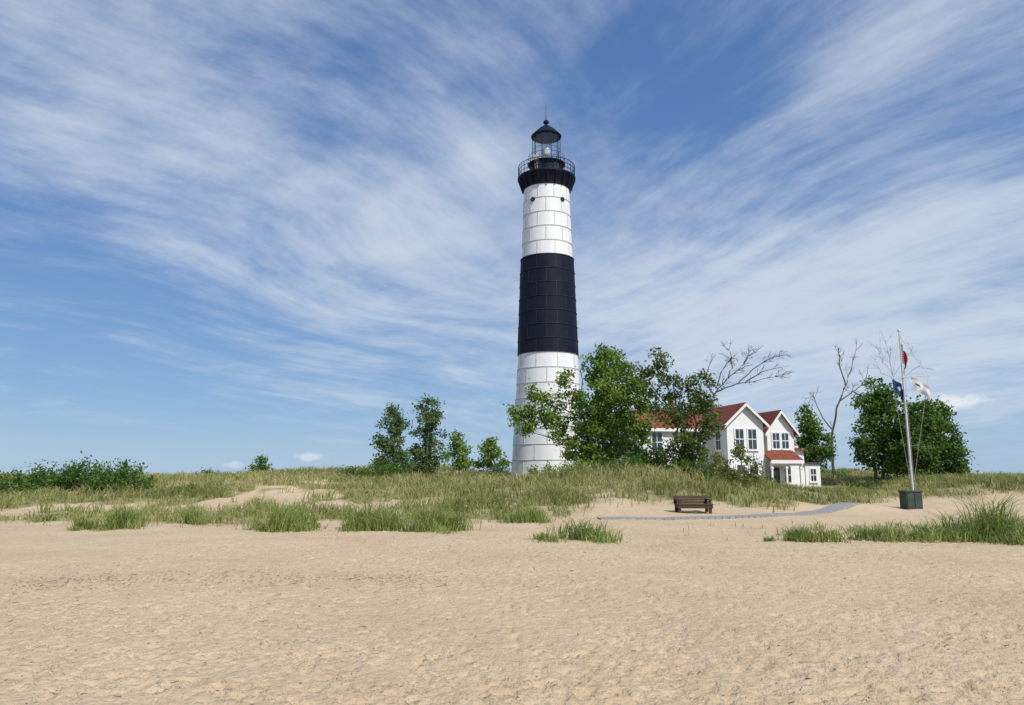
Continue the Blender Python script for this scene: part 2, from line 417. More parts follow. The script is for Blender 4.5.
def tree(name,label,cat,base,Y,lobes,leafm,dens_=1.0,size=.14,sig=.34,tr=.16,group=None,seed=1,stems=1,per=70,fork=.3,barkm='bark'):
    rng=np.random.default_rng(seed)
    bx_=XP(base,Y,1.2); bz=T(bx_,Y); root=empty(name,(bx_,Y,bz)); o=Vector((bx_,Y,bz))
    L=[]
    for lb in lobes:
        px,py,rx,ry=lb[:4]; dy=lb[4] if len(lb)>4 else rng.uniform(-.5,.5)*rx*Y/F
        c=P(px,py,Y+dy); L.append((c-o,rx*Y/F,ry*Y/F))
    mb=MB(); clumps=[]
    top=max(l[0].z for l in L)
    cx=sum(l[0].x*l[1] for l in L)/sum(l[1] for l in L)
    stemtops=[]
    for s in range(stems):
        off=(s-(stems-1)/2)*.5
        fk=Vector((cx*.35+off*1.6,rng.uniform(-.3,.3),top*fork+rng.uniform(0,.3)))
        limb(mb,(off*.5,0,-.3),fk,tr,tr*.75,rng,4,.04,8); stemtops.append(fk)
        tp=Vector((cx*.7+off*2.2,rng.uniform(-.4,.4),top*.92)); pts=limb(mb,fk,tp,tr*.75,tr*.15,rng,6,.06,6)
        stemtops+=pts[1:4]
    for c,rx,rz in L:
        near=min(stemtops,key=lambda q:(q-c).length+ (3 if q.z>c.z else 0))
        pts=limb(mb,near,c,tr*.4,tr*.12,rng,4,.08,5)
        ry=rx*.9
        nc=max(4,int(rx*ry*rz*3.2*dens_+ (rx*rz)*6.5*dens_))
        for k in range(nc):
            d=rng.normal(size=3); d/=np.linalg.norm(d); r=.4+.63*rng.random()**.6
            q=c+Vector((d[0]*rx*r,d[1]*ry*r,d[2]*rz*r))
            clumps.append(tuple(q))
            if k%3==0: limb(mb,pts[2+k%3] if len(pts)>4 else c,q,tr*.12,tr*.03,rng,3,.08,4)
    mb.build('trunk',M[barkm],root,True)
    V,t=leaves(clumps,per,sig,size,rng)
    fastmesh('crown',V,4,M[leafm],root,t)
    tag(root,label,cat,group); return root
tree('poplar_tree','tall bright green tree with spreading crown in front of the lighthouse base','tree',603,54,
 [(603,360,13,15),(596,372,15,18),(620,375,17,22),(604,388,20,22),(633,392,12,18),(612,408,24,24),(588,412,20,20),(638,416,13,20),(620,432,22,22),(600,440,24,20),(580,440,16,20),(636,448,17,16),(586,458,22,12),(614,462,22,12),(642,462,12,10),
  (568,396,12,12),(552,404,14,13),(535,398,10,12),(540,416,14,10),(522,418,13,11),(556,424,13,9),(565,378,7,14),(528,432,7,5),(560,437,8,6)],'leaf',1.15,.115,.26,.15,seed=11,stems=3)
tree('fruit_tree','leaning green tree with sparse top limbs in front of the house','tree',692,50,
 [(655,364,13,12),(641,374,10,8),(664,382,12,9),(648,392,9,8),(668,400,12,10),(656,410,11,8),(684,386,10,10),(702,383,12,11),(690,402,16,14),(709,403,11,14),(676,416,12,10),(696,424,17,13),(712,426,9,13),(684,442,16,12),(704,444,12,12),(695,460,14,10),(676,458,12,10)],'leafb',1.25,.105,.25,.13,seed=12,stems=2,fork=.22)
tree('fruit_tree','small yellowish tree before the house front, lower than its neighbours','tree',733,46,
 [(722,458,11,9),(735,452,9,8),(750,462,10,8),(732,468,13,8),(715,470,9,7),(757,473,7,6),(745,477,10,5),(728,478,10,5)],'leafy',1.1,.08,.2,.07,seed=13,stems=2,fork=.3)
tree('round_tree','dense dark green tree left of the flagpole, one of two rounded crowns','tree',878,62,
 [(878,394,12,14),(890,402,12,14),(868,410,14,16),(885,420,16,18),(867,434,13,16),(888,442,15,18),(872,455,15,13),(892,462,12,12),(900,424,10,16),(902,448,10,16)],'leafd',1.35,.13,.30,.16,seed=14,stems=2)
tree('round_tree','dense dark green tree behind and right of the flagpole, widening to the ground','tree',932,60,
 [(922,412,14,13),(936,414,11,11),(910,422,13,16),(930,432,18,18),(944,434,12,16),(918,448,20,18),(944,452,15,16),(953,462,11,12),(910,466,18,14),(932,470,20,12),(953,472,9,9)],'leafd',1.4,.13,.30,.16,seed=15,stems=2)
tree('spruce_tree','dark tree with pointed top behind the right end of the house','tree',812,84,
 [(806,410,5,9),(803,424,8,9),(812,428,10,10),(818,440,12,10),(808,445,14,11),(824,452,10,9),(814,460,18,8)],'leafd',1.0,.16,.34,.15,seed=16,per=55)
tree('cedar_tree','dark feathery tree, left of the two tall ones left of the lighthouse','tree',396,60,
 [(395,411,6,8),(391,422,10,10),(398,432,12,10),(388,441,12,10),(401,449,13,10),(389,459,14,9),(404,463,11,9),(382,468,11,7)],'conif',1.25,.115,.25,.12,seed=17,fork=.2)
tree('cedar_tree','tallest slim feathery tree left of the lighthouse, right of its twin','tree',427,62,
 [(432,400,7,8),(428,411,11,9),(435,420,10,9),(424,428,12,10),(433,437,12,10),(423,448,14,10),(435,455,12,9),(418,460,12,9),(427,466,14,7)],'conif',1.25,.115,.25,.12,seed=18,fork=.2)
tree('young_tree','small green young tree on the dune between the tall pair and the tower','tree',459,64,
 [(458,441,7,8),(460,450,11,9),(455,459,11,8),(464,461,9,8)],'leaf',1.2,.12,.24,.07,seed=19,fork=.2)
tree('young_tree','small green young tree nearest the left side of the tower','tree',490,62,
 [(489,444,6,7),(487,451,10,8),(494,456,10,8),(484,463,10,6),(499,464,7,5)],'leaf',1.2,.12,.24,.07,seed=20,fork=.2)
tree('young_tree','lone small round tree far off on the left dune ridge','tree',262,84,
 [(262,466,8,7),(258,470,9,7),(267,471,7,6)],'leafd',1.3,.14,.3,.08,seed=21,fork=.2,per=50)
def shrub(name,label,px,py,w,h,Y,m,seed,group=None):
    rng=np.random.default_rng(seed); x=XP(px,Y); z=T(x,Y); root=empty(name,(x,Y,z)); mb=MB(); rw=w*Y/F/2; hh=h*Y/F; cl=[]
    for k in range(int(10+rw*hh*17)):
        a=rng.random()*6.28; r=math.sqrt(rng.random()); q=Vector((math.cos(a)*r*rw,math.sin(a)*r*rw*.7,hh*(1-r*r*.6)*(.3+.7*rng.random())))
        cl.append(tuple(q))
        if k%2==0: limb(mb,(q.x*.25,q.y*.25,-.15),q,.025,.008,rng,3,.06,4)
    mb.build('stems',M['bark'],root); V,t=leaves(cl,40,.17,.08,rng,1.3); fastmesh('foliage',V,4,M[m],root,t)
    tag(root,label,'shrub',group); return root
th='thicket shrubs at the far left'
shrub('shrub','dark green shrub of the left thicket, cut by the picture edge',12,498,60,20,43,'leafd',31,th)
shrub('shrub','dark green shrub of the left thicket, second from the picture edge',50,498,60,26,44,'leafd',32,th)
shrub('shrub','tallest dark green shrub in the middle of the left thicket',85,498,56,29,44,'leafd',33,th)
shrub('shrub','dark green shrub at the right end of the left thicket',122,498,56,28,43,'leafd',34,th)
for i,(px,w,h,Y,m,l) in enumerate([
 (384,50,18,58,'leafd','low dark shrub at the foot of the two feathery trees'),
 (352,30,10,60,'conif','small low shrub left of the feathery tree pair'),
 (545,40,16,51,'leaf','low green bush at the foot of the white tower'),
 (655,54,40,52,'leaf','green bush against the left wing of the house'),
 (575,40,16,50,'leaf','low bush under the left side of the big green tree'),
 (625,44,20,50,'leafd','dark low bush under the right side of the big green tree'),
 (498,26,14,60,'conif','small bush beside the left foot of the tower'),
 (768,26,9,55,'leafd','low dark bush before the house porch'),
 (835,26,10,70,'leafd','small bush on the dune just right of the house'),
 (868,34,10,52,'leafb','low brownish bush below the tree left of the flagpole'),
 (690,56,22,49,'leafd','low bush around the foot of the leaning tree'),
 (205,34,6,86,'leafd','tiny far shrub on the left dune ridge, left of the lone round tree'),
 (715,30,16,51,'leaf','small green bush just right of the foot of the leaning tree')]):
    shrub('shrub',l,px,0,w,h,Y,m,50+i)
def deadtree(label,Y,lines,r0,seed,tw=26,rt=.022):
    rng=np.random.default_rng(seed); b0=P(*lines[0][0],Y); x=b0.x; z=T(x,Y); root=empty('dead_tree',(x,Y,z)); o=Vector((x,Y,z))
    mb=MB(); allp=[]
    for li,l in enumerate(lines):
        pts=[P(px,py,Y+(rng.uniform(-.6,.6) if i else 0))-o for i,(px,py) in enumerate(l)]
        if li==0: pts=[Vector((0,0,-.3))]+pts
        q=catmull([tuple(p) for p in pts],4); n=len(q); ra=r0*(1 if li==0 else .5)
        q=[p+rng.normal(size=3)*.05*(0<i<n-1) for i,p in enumerate(q)]
        rad=[max(.014,ra*(1-i/n*.92)) for i in range(n)]
        mb.tube([Vector(p) for p in q],rad,6); allp+=[(Vector(q[i]),Vector(q[min(i+1,n-1)])-Vector(q[max(i-1,0)])) for i in range(n//3,n)]
    for k in range(tw):
        p,d=allp[rng.integers(len(allp))]; d=d.normalized()
        for s in range(2):
            dd=(d+Vector(rng.normal(size=3)*.6)+Vector((0,0,.25))).normalized(); L=rng.uniform(.5,1.7)
            e=p+dd*L; m_=p+dd*L*.5+Vector(rng.normal(size=3)*.08)
            mb.tube([p,m_,e],[rt,rt*.7,rt*.4],4)
            for j in range(3):
                e2=m_+(dd+Vector(rng.normal(size=3)*.7)).normalized()*L*.5; mb.tube([m_,e2],[rt*.6,rt*.35],4)
    mb.build('trunk',M['deadwood'],root,True)
    tag(root,label,'dead tree','bare dead trees behind the house'); return root
deadtree('wide bare dead tree arching above the house roof',74,[[(708,430),(712,405),(716,392),(728,378),(744,364)],[(716,392),(738,384),(760,380),(786,373)],[(728,378),(732,364),(729,350)],[(738,384),(752,370),(772,358),(779,356)],[(714,396),(706,380),(710,364),(716,354)],[(744,364),(748,356),(757,352)],[(716,388),(724,368),(738,352)],[(745,383),(762,372),(776,368)]],.15,71,40)
deadtree('tall bare dead tree standing right of the house, left of the round green trees',86,[[(832,450),(833,430),(839,402),(849,376),(856,350)],[(839,402),(852,392),(864,382),(869,364)],[(833,430),(820,412),(813,396)],[(845,385),(840,366),(838,352)],[(852,392),(862,395),(872,390)]],.18,72,26,.025)
deadtree('thin bare dead tree rising out of the round green tree by the flagpole',64,[[(898,420),(895,395),(892,372),(888,354),(885,340)],[(892,375),(884,362),(880,348)],[(894,375),(905,360),(911,348)],[(895,385),(910,372),(920,366)],[(894,380),(884,374),(877,368)]],.035,73,12,.009)
# ---------------------------------------------------------------- lighthouse
TX,TY=3.25,66.0; TZ=.9
lh=empty('lighthouse',(TX,TY,TZ)); tag(lh,'tall lighthouse tower in white and black bands with a black lantern on top','lighthouse')
def rad(z):
    k=[(0.9,3.36),(12.6,2.66),(21.8,2.34),(28.0,2.14)]
    for (a,ra),(b,rb) in zip(k,k[1:]):
        if z<=b: return ra+(rb-ra)*(z-a)/(b-a)
    return k[-1][1]
def band(name,z0,z1,m,extra=0):
    mb=MB(); n=max(2,int((z1-z0)/1.0)); mb.lathe([(rad(z0+(z1-z0)*i/n)+extra,z0+(z1-z0)*i/n-TZ) for i in range(n+1)],72)
    return mb.build(name,m,lh,True)
ZB0,ZB1,ZT=12.3,21.2,28.0
specs=[('lower_band',.3,ZB0,M['white'],M['seamw'],0,9),('black_band',ZB0,ZB1,M['black'],M['seamb'],.09,7),('upper_band',ZB1,ZT,M['white'],M['seamw'],-.02,5)]
for nm,z0,z1,m1,m2,ex,nc in specs:
    b=band(nm,z0,z1,m1,ex)
    mb=MB(); hgt=(z1-z0)/nc
    for i in range(nc+1):
        z=z0+hgt*i
        if i in(0,) and nm!='lower_band': continue
        if i==nc and nm=='upper_band': continue
        r=rad(z)+ex
        mb.lathe([(r-.02,z-.035-TZ),(r+.045,z-.035-TZ),(r+.045,z+.02-TZ),(r-.02,z+.02-TZ)],72,caps=False)
    for i in range(nc):
        za=z0+hgt*i+.03; zb=z0+hgt*(i+1)-.05; npl=9
        for k in range(npl):
            t=2*math.pi*(k+(i%2)*.5+.13)/npl; dt=.014
            v=[]
            for z in (za,zb):
                r=rad(z)+ex
                for q,rr_ in ((-dt,-.02),(dt,-.02),(dt,.025),(-dt,.025)):
                    v.append(((r+rr_)*math.cos(t+q/ r*2.4),(r+rr_)*math.sin(t+q/r*2.4),z-TZ))
            mb.hexa(v[:4],v[4:])
    mb.build('seams',m2,b)
for k,(deg,z) in enumerate([(-90-38,26.5),(-90+38,26.5),(-90+128,26.5),(-90-128,26.5)]):
    t=R(deg); r=rad(z)-.02; mb=MB(); mb.lathe([(.22,-.03),(.22,.07),(.16,.07),(.16,.05)],20,caps=False)
    o=mb.build('porthole',M['black'],lh); o.location=(r*math.cos(t),r*math.sin(t),z-TZ); o.rotation_euler=(0,R(90),t)
    g=MB(); g.lathe([(.17,.0),(.17,.045)],20); g.build('pane',M['glass'],o)
def z_(z): return z-TZ
mb=MB(); mb.lathe([(2.14,z_(27.9)),(2.22,z_(27.95)),(2.24,z_(28.1)),(2.32,z_(28.35)),(2.5,z_(28.75)),(2.68,z_(28.95)),(2.72,z_(29.0)),(2.72,z_(29.14)),(1.6,z_(29.16))],72)
mb.build('corbel',M['black'],lh,True)
mb=MB(); c,s=1,0
pr=[(2.18,27.95),(2.38,28.0),(2.48,28.35),(2.70,28.93),(2.18,28.9)]
f=[(r,-.06,z_(z)) for r,z in pr]; g=[(r,.06,z_(z)) for r,z in pr]
mb.add(f+g,[(0,1,2,3,4),(9,8,7,6,5)]+[(i,5+i,5+(i+1)%5,(i+1)%5) for i in range(5)])
br=mb.build('gallery_bracket',M['black'],lh)
for k in range(1,20):
    o=br.copy(); COL.objects.link(o); o.parent=lh; o.rotation_euler.z=2*math.pi*k/20
def railing(nm,r,z0,h,n,th=.025,rails=3):
    mb=MB()
    for k in range(n):
        t=2*math.pi*k/n; c,s=math.cos(t),math.sin(t); mb.tube([(r*c,r*s,z_(z0)),(r*c,r*s,z_(z0+h))],th*(1.4 if k%4==0 else .8),5)
    for j in range(rails):
        z=z0+h*(j+1)/rails; pts=[(r*math.cos(2*math.pi*k/48),r*math.sin(2*math.pi*k/48),z_(z)) for k in range(49)]
        mb.tube(pts,th*1.2,5)
    return mb.build(nm,M['black'],lh)
railing('gallery_railing',2.64,29.12,1.15,40,.024)
mb=MB(); mb.lathe([(1.60,z_(29.1)),(1.60,z_(29.25)),(1.50,z_(29.3)),(1.50,z_(30.35)),(1.60,z_(30.4)),(1.76,z_(30.48)),(1.78,z_(30.54)),(1.25,z_(30.56))],40); wr=mb.build('watch_room',M['black'],lh,True)
for dg in (-90+35,-90-30,40,150):
    t=R(dg); g=MB(); g.box(-.28,.28,-.03,.03,-.42,.42); o=g.build('window',M['glass'],wr); o.location=(1.505*math.cos(t),1.505*math.sin(t),z_(29.85)); o.rotation_euler.z=t+R(90)
railing('lantern_railing',1.72,30.54,.75,14,.014,2)
mb=MB(); mb.lathe([(1.32,z_(30.54)),(1.32,z_(30.7)),(1.26,z_(30.72))],12); mb.build('lantern_curb',M['black'],lh)
mb=MB()
mb.lathe([(1.29,z_(30.72)),(1.29,z_(33.3))],10,caps=False); mb.build('lantern_glass',M['lantern'],lh)
mb=MB()
for k in range(10):
    t=2*math.pi*k/10; c,s=math.cos(t)*1.32,math.sin(t)*1.32; mb.tube([(c,s,z_(30.7)),(c,s,z_(33.32))],.028,5)
mb.tube([(1.32*math.cos(2*math.pi*k/10),1.32*math.sin(2*math.pi*k/10),z_(32.0)) for k in range(11)],.016,5)
mb.build('lantern_bars',M['black'],lh)
mb=MB(); mb.lathe([(.10,z_(30.74)),(.12,z_(31.4)),(.28,z_(31.5)),(.36,z_(31.75)),(.38,z_(32.0)),(.30,z_(32.3)),(.1,z_(32.5))],20); mb.build('lens',M['lens'],lh,True)
mb=MB(); mb.lathe([(1.2,z_(33.3)),(1.42,z_(33.32)),(1.45,z_(33.40)),(1.28,z_(33.56)),(.95,z_(33.92)),(.60,z_(34.24)),(.30,z_(34.46)),(.15,z_(34.55)),(.12,z_(34.66)),(.24,z_(34.74)),(.28,z_(34.87)),(.22,z_(35.0)),(.07,z_(35.1))],32); rf=mb.build('dome_roof',M['black'],lh,True)
mb=MB(); mb.tube([(0,0,z_(35.05)),(0,0,z_(36.9))],[.035,.015],6); mb.build('lightning_rod',M['black'],rf)
def person(loc,rz,label):
    root=empty('person',loc,rz)
    def skin(name,vs,es,rs,m,sub=2):
        me=bpy.data.meshes.new(name); me.from_pydata(vs,es,[]); o=bpy.data.objects.new(name,me); COL.objects.link(o); o.parent=root
        md=o.modifiers.new('skin','SKIN')
        for i,r in enumerate(rs):
            me.skin_vertices[0].data[i].radius=(r,r*.85)
        me.skin_vertices[0].data[0].use_root=True
        sb=o.modifiers.new('sub','SUBSURF'); sb.levels=sub; sb.render_levels=sub; me.materials.append(m); return o
    vs=[(0,0,.95),(0,-.01,1.15),(0,-.02,1.38),(0,0,1.50),(0,-.02,1.60),(0,-.03,1.70),
        (.18,-.02,1.40),(.24,-.12,1.17),(.20,-.36,1.10),(.19,-.42,1.09),(-.18,-.02,1.40),(-.24,-.12,1.17),(-.20,-.36,1.10),(-.19,-.42,1.09),
        (.10,0,.90),(.11,-.02,.50),(.11,.02,.09),(.11,-.12,.04),(-.10,0,.90),(-.11,0,.50),(-.11,.04,.09),(-.11,-.10,.04)]
    es=[(0,1),(1,2),(2,3),(3,4),(4,5),(2,6),(6,7),(7,8),(8,9),(2,10),(10,11),(11,12),(12,13),(0,14),(14,15),(15,16),(16,17),(0,18),(18,19),(19,20),(20,21)]
    rs=[.14,.13,.15,.055,.09,.085,.06,.045,.032,.035,.06,.045,.032,.035,.09,.06,.04,.035,.09,.06,.04,.035]
    try:
        skin('body',vs,es,rs,M['skin'])
        skin('shirt',[vs[0],vs[1],vs[2],(0,-.01,1.46),vs[6],vs[7],vs[10],vs[11]],[(0,1),(1,2),(2,3),(2,4),(4,5),(2,6),(6,7)],[.165,.15,.17,.07,.08,.06,.08,.06],M['shirt'])
        skin('shorts',[vs[0],vs[14],(.11,-.01,.6),vs[18],(-.11,0,.6)],[(0,1),(1,2),(0,3),(3,4)],[.16,.11,.085,.11,.085],M['short'])
        skin('hair',[(0,.0,1.66),(0,.0,1.74)],[(0,1)],[.09,.085],M['hair'])
    except Exception as e: print('person',e)
    tag(root,label,'person')
t=R(-90-27); person((TX+2.28*math.cos(t),TY+2.28*math.sin(t),29.18),t+R(90),'person in a tan shirt standing at the gallery railing high on the tower')
# ---------------------------------------------------------------- house
HX,HY=11.0,59.5; HR=R(13); HZ=-.3
hs=empty('house',(HX,HY,HZ),HR); tag(hs,'white keeper\'s house with red gabled roofs beside the lighthouse','house')
def hexa8(mb,a,b,c,d,th):
    up=Vector((0,0,th)); mb.hexa([Vector(q) for q in (a,b,c,d)],[Vector(q)+up for q in (a,b,c,d)])
def gable_y(nm,x0,x1,y0,y1,ze,zr,o=.35,back=False):
    xm=(x0+x1)/2; mb=MB()
    f=[(x0,y0,-.6),(x1,y0,-.6),(x1,y0,ze),(xm,y0,zr),(x0,y0,ze)]; g=[(x,y1,z) for x,_,z in f]
    mb.add(f+g,[(0,1,2,3,4),(9,8,7,6,5),(0,5,6,1),(1,6,7,2),(4,9,5,0),(2,7,8,3),(3,8,9,4)]); w_=mb.build('wall',M['wall'],hs)
    sl=(zr-ze)/(xm-x0); mb=MB(); e=.015
    hexa8(mb,(x0-o,y0-o,ze-o*sl+e),(xm,y0-o,zr+e),(xm,y1,zr+e),(x0-o,y1,ze-o*sl+e),.14)
    hexa8(mb,(xm+.003,y0-o,zr+e),(x1+o,y0-o,ze-o*sl+e),(x1+o,y1,ze-o*sl+e),(xm+.003,y1,zr+e),.14)
    r_=mb.build('roof',M['roof'],hs)
    mb=MB(); d=.16
    for (xa,za,xb,zb) in ((x0-o-.02,ze-o*sl,xm,zr),(xm+.002,zr,x1+o+.02,ze-o*sl)):
        mb.hexa([(xa,y0-o-.06,za-d),(xb,y0-o-.06,zb-d),(xb,y0-o-.005,zb-d),(xa,y0-o-.005,za-d)],[(xa,y0-o-.06,za+.10),(xb,y0-o-.06,zb+.10),(xb,y0-o-.005,zb+.10),(xa,y0-o-.005,za+.10)])
    for xx in (x0-o-.05,x1+o+.003): mb.box(xx,xx+.05,y0-o,y1-.3,ze-o*sl-.14,ze-o*sl+.1)
    mb.build('fascia',M['trim'],r_); return w_,r_
def gable_x(nm,x0,x1,y0,y1,ze,zr,o=.35):
    ym=(y0+y1)/2; mb=MB()
    f=[(x0,y0,-.6),(x0,y1,-.6),(x0,y1,ze),(x0,ym,zr),(x0,y0,ze)]; g=[(x1,y,z) for _,y,z in f]
    mb.add(f+g,[(4,3,2,1,0),(5,6,7,8,9),(1,6,5,0),(2,7,6,1),(0,5,9,4),(3,8,7,2),(4,9,8,3)]); w_=mb.build('wall',M['wall'],hs)
    sl=(zr-ze)/(ym-y0); mb=MB(); e=.015
    hexa8(mb,(x0-o,y0-o,ze-o*sl+e),(x1+o,y0-o,ze-o*sl+e),(x1+o,ym,zr+e),(x0-o,ym,zr+e),.14)
    hexa8(mb,(x0-o,ym+.003,zr+e),(x1+o,ym+.003,zr+e),(x1+o,y1+o,ze-o*sl+e),(x0-o,y1+o,ze-o*sl+e),.14)
    r_=mb.build('roof',M['roof'],hs); mb=MB()
    mb.box(x0-o,x1+o,y0-o-.05,y0-o-.004,ze-o*sl-.14,ze-o*sl+.12)
    for xx in (x0-o-.055,x1+o+.005):
        for (ya,za,yb,zb) in ((y0-o,ze-o*sl,ym,zr),(ym+.002,zr,y1+o,ze-o*sl)):
            mb.hexa([(xx,ya,za-.2),(xx+.05,ya,za-.2),(xx+.05,yb,zb-.2),(xx,yb,zb-.2)],[(xx,ya,za+.13),(xx+.05,ya,za+.13),(xx+.05,yb,zb+.13),(xx,yb,zb+.13)])
    mb.build('fascia',M['trim'],r_); return w_,r_
def window(x,y,z,w,h,rz=0,parent=None):
    mb=MB(); t=.11
    mb.box(-w/2-t,-w/2,-.06,.02,-t,h+t); mb.box(w/2,w/2+t,-.06,.02,-t,h+t); mb.box(-w/2,w/2,-.06,.02,h,h+t); mb.box(-w/2-.18,w/2+.18,-.13,.02,-t-.05,-t*.2)
    mb.box(-w/2,w/2,-.045,.0,h*.5-.035,h*.5+.035); mb.box(-.022,.022,-.04,-.001,0,h*.5-.036); mb.box(-.022,.022,-.04,-.001,h*.5+.036,h)
    o=mb.build('window',M['trim'],parent or hs,loc=(x,y,z),rz=rz)
    g=MB(); g.box(-w/2,w/2,-.025,-.0055,-.0,h); g.build('pane',M['glass'],o); return o
gable_x('main',0,10.2,2.2,8.2,5.9,7.45)
gable_y('a',6.6,9.9,-.4,6.0,6.25,7.75)
gable_y('b',10.6,13.1,.2,6.0,5.7,7.25,.32)
gable_x('c',9.9,14.8,3.0,7.6,4.6,6.1,.3)
for x in (1.6,4.6): window(x,2.2,3.9,.9,1.6); window(x,2.2,.9,.9,1.6)
for x in (7.7,8.85): window(x,-.4,4.1,.72,1.6); window(x,-.4,1.2,.72,1.6)
for x in (11.4,12.25): window(x,.2,4.2,.62,1.25)
for z in (1.2,4.1): window(6.6,1.0,z,.75,1.5,R(-90))
window(14.1,3.0,2.9,.7,1.2)
mb=MB(); hexa8(mb,(9.9,-1.3,3.1),(12.9,-1.3,3.1),(12.9,.19,3.9),(9.9,.19,3.9),.12); pr=mb.build('porch_roof',M['roof'],hs)
mb=MB(); mb.box(9.9,12.9,-1.36,-1.304,2.92,3.2); mb.box(10.0,12.8,-1.15,-1.03,2.75,3.08); mb.build('fascia',M['trim'],pr)
mb=MB(); mb.box(9.92,12.8,-1.2,.19,-.6,.55); mb.build('porch_floor',M['board'],hs)
for x in (10.08,11.4,12.7):
    mb=MB(); mb.box(x-.07,x+.07,-1.16,-1.02,.551,2.749); mb.box(x-.11,x+.11,-1.2,-.98,2.5,2.6); mb.build('porch_post',M['trim'],hs)
mb=MB(); mb.box(-.45,.45,-.06,.0,0,2.05); d=mb.build('door',M['door'],hs,loc=(11.1,.196,.552)); g=MB(); g.box(-.28,.28,-.075,-.061,1.1,1.8); g.build('pane',M['glass'],d)
k=MB(); k.lathe([(.03,0),(.045,.03),(.03,.06)],10); kn=k.build('handle',M['pole'],d); kn.location=(.36,-.06,1.0); kn.rotation_euler=(R(90),0,0)
window(12.3,.2,1.4,.6,1.2)
mb=MB(); mb.box(14.3,15.7,.6,3.4,-.6,2.9); mb.build('vestibule',M['wall'],hs)
mb=MB(); mb.box(14.2,15.82,.45,3.5,2.91,3.06); mb.build('vestibule_roof',M['darkroof'],hs)
window(15.0,.6,1.5,.5,1.0)
mb=MB(); mb.box(13.101,14.29,.7,2.99,-.6,4.2); mb.build('side_bay',M['wall'],hs)
mb=MB(); hexa8(mb,(13.11,.4,4.2),(14.45,.4,3.95),(14.45,2.95,3.95),(13.11,2.95,4.9),.13); mb.build('side_bay_roof',M['roof'],hs)
# ---------------------------------------------------------------- bench
by=33.4; bxx=XP(693.5,by,.3); bn=empty('park_bench',(bxx,by,T(bxx,by)-.06),R(4)); tag(bn,'dark brown wooden slatted bench at the edge of the dune grass','bench')
W=.80
mb=MB()
for k in range(4): mb.box(-W,W,-.30+k*.135,-.30+k*.135+.125,.42,.47)
mb.box(-W+.02,W-.02,-.28,-.24,.28,.4195)
mb.build('seat',M['wood'],bn)
mb=MB()
for k in range(3):
    z=.48+k*.115; y=.27+k*.03; mb.hexa([(-W,y,z),(W,y,z),(W,y+.035,z),(-W,y+.035,z)],[(-W,y+.025,z+.100),(W,y+.025,z+.100),(W,y+.06,z+.100),(-W,y+.06,z+.100)])
mb.build('backrest',M['wood'],bn)
for x in (-W+.05,W-.17):
    mb=MB(); mb.box(x,x+.12,-.239,-.15,-.1,.419); mb.box(x,x+.12,-.149,.239,.30,.418); mb.box(x,x+.12,.24,.34,-.1,.419)
    mb.hexa([(x,.315,.4195),(x+.12,.315,.4195),(x+.12,.37,.4195),(x,.37,.4195)],[(x,.40,.82),(x+.12,.40,.82),(x+.12,.45,.82),(x,.45,.82)]); mb.build('leg',M['wood'],bn)
    mb=MB(); mb.box(x-.01,x+.13,-.30,.34,.62,.67); mb.box(x+.01,x+.11,-.27,-.18,.471,.619); mb.build('armrest',M['wood'],bn)
# ---------------------------------------------------------------- flagpole
fy_=36.8; fxx=XP(911.5,fy_,.2); fz=T(fxx,fy_)+.03
bx0=empty('utility_box',(fxx,fy_,fz),R(8)); tag(bx0,'dark green weathered box pedestal at the foot of the flagpole','box')
mb=MB(); mb.box(-.42,.42,-.26,.26,-.25,.80); mb.build('cabinet',M['green_box'],bx0)
mb=MB(); mb.box(-.46,.46,-.30,.30,.802,.86); mb.build('lid',M['darkroof'],bx0)
for xa in (-.38,.02):
    mb=MB(); mb.box(xa,xa+.36,-.285,-.262,.06,.72); mb.build('door_panel',M['green_box'],bx0)
PX=fxx+.42
fp=empty('flagpole',(PX,fy_+.55,fz)); tag(fp,'white metal flagpole with a crossbar, standing behind the dark green box','flagpole')
PH=8.85
mb=MB(); mb.tube([(0,0,-.4),(0,0,PH*.5),(0,0,PH)],[.065,.055,.03],10); mb.build('pole',M['pole'],fp,True)
mb=MB(); mb.lathe([(.01,PH),(.07,PH+.03),(.08,PH+.09),(.05,PH+.15),(.005,PH+.17)],12); mb.build('finial',M['pole'],fp,True)
yz=6.5
mb=MB(); mb.tube([(-.6,0,yz-.05),(0,-.08,yz),(1.35,0,yz+.1)],[.022,.032,.02],6); mb.build('crossbar',M['pole'],fp)
for pts in ([(-.57,0,yz-.03),(0,0,PH-.2)],[(1.3,0,yz+.1),(0,0,PH-.2)],[(.09,-.05,1.0),(.06,-.05,PH-.1)],[(-.57,0,yz-.05),(-.06,0,1.1)],[(1.3,0,yz+.08),(.06,0,1.1)]):
    mb=MB(); mb.tube(pts,.008,4); mb.build('halyard',M['rope'],fp)
def flag(name,label,loc,w,h,droop,matfn,mats,rz=0,seed=1,fold=.08):
    nx_,nz_=26,26; mb=MB(); vs=[]
    for j in range(nz_+1):
        for i in range(nx_+1):
            u=i/nx_; v=j/nz_
            x=u*w*(1-droop*.55); z=-v*h-u*u*droop*w*.8; y=fold*math.sin(u*11+v*2.2+seed)*(.25+u)+.05*math.sin(v*6+seed)*u
            vs.append((x,y,z))
    fs=[];mi=[]
    for j in range(nz_):
        for i in range(nx_):
            a=j*(nx_+1)+i; fs.append((a,a+1,a+nx_+2,a+nx_+1)); mi.append(matfn((i+.5)/nx_,(j+.5)/nz_))
    mb.v=vs; mb.f=fs; mb.m=mi
    o=mb.build(name,mats,None,True); o.location=Vector((PX,fy_+.55,fz))+Vector(loc); o.rotation_euler.z=rz; tag(o,label,'flag'); return o
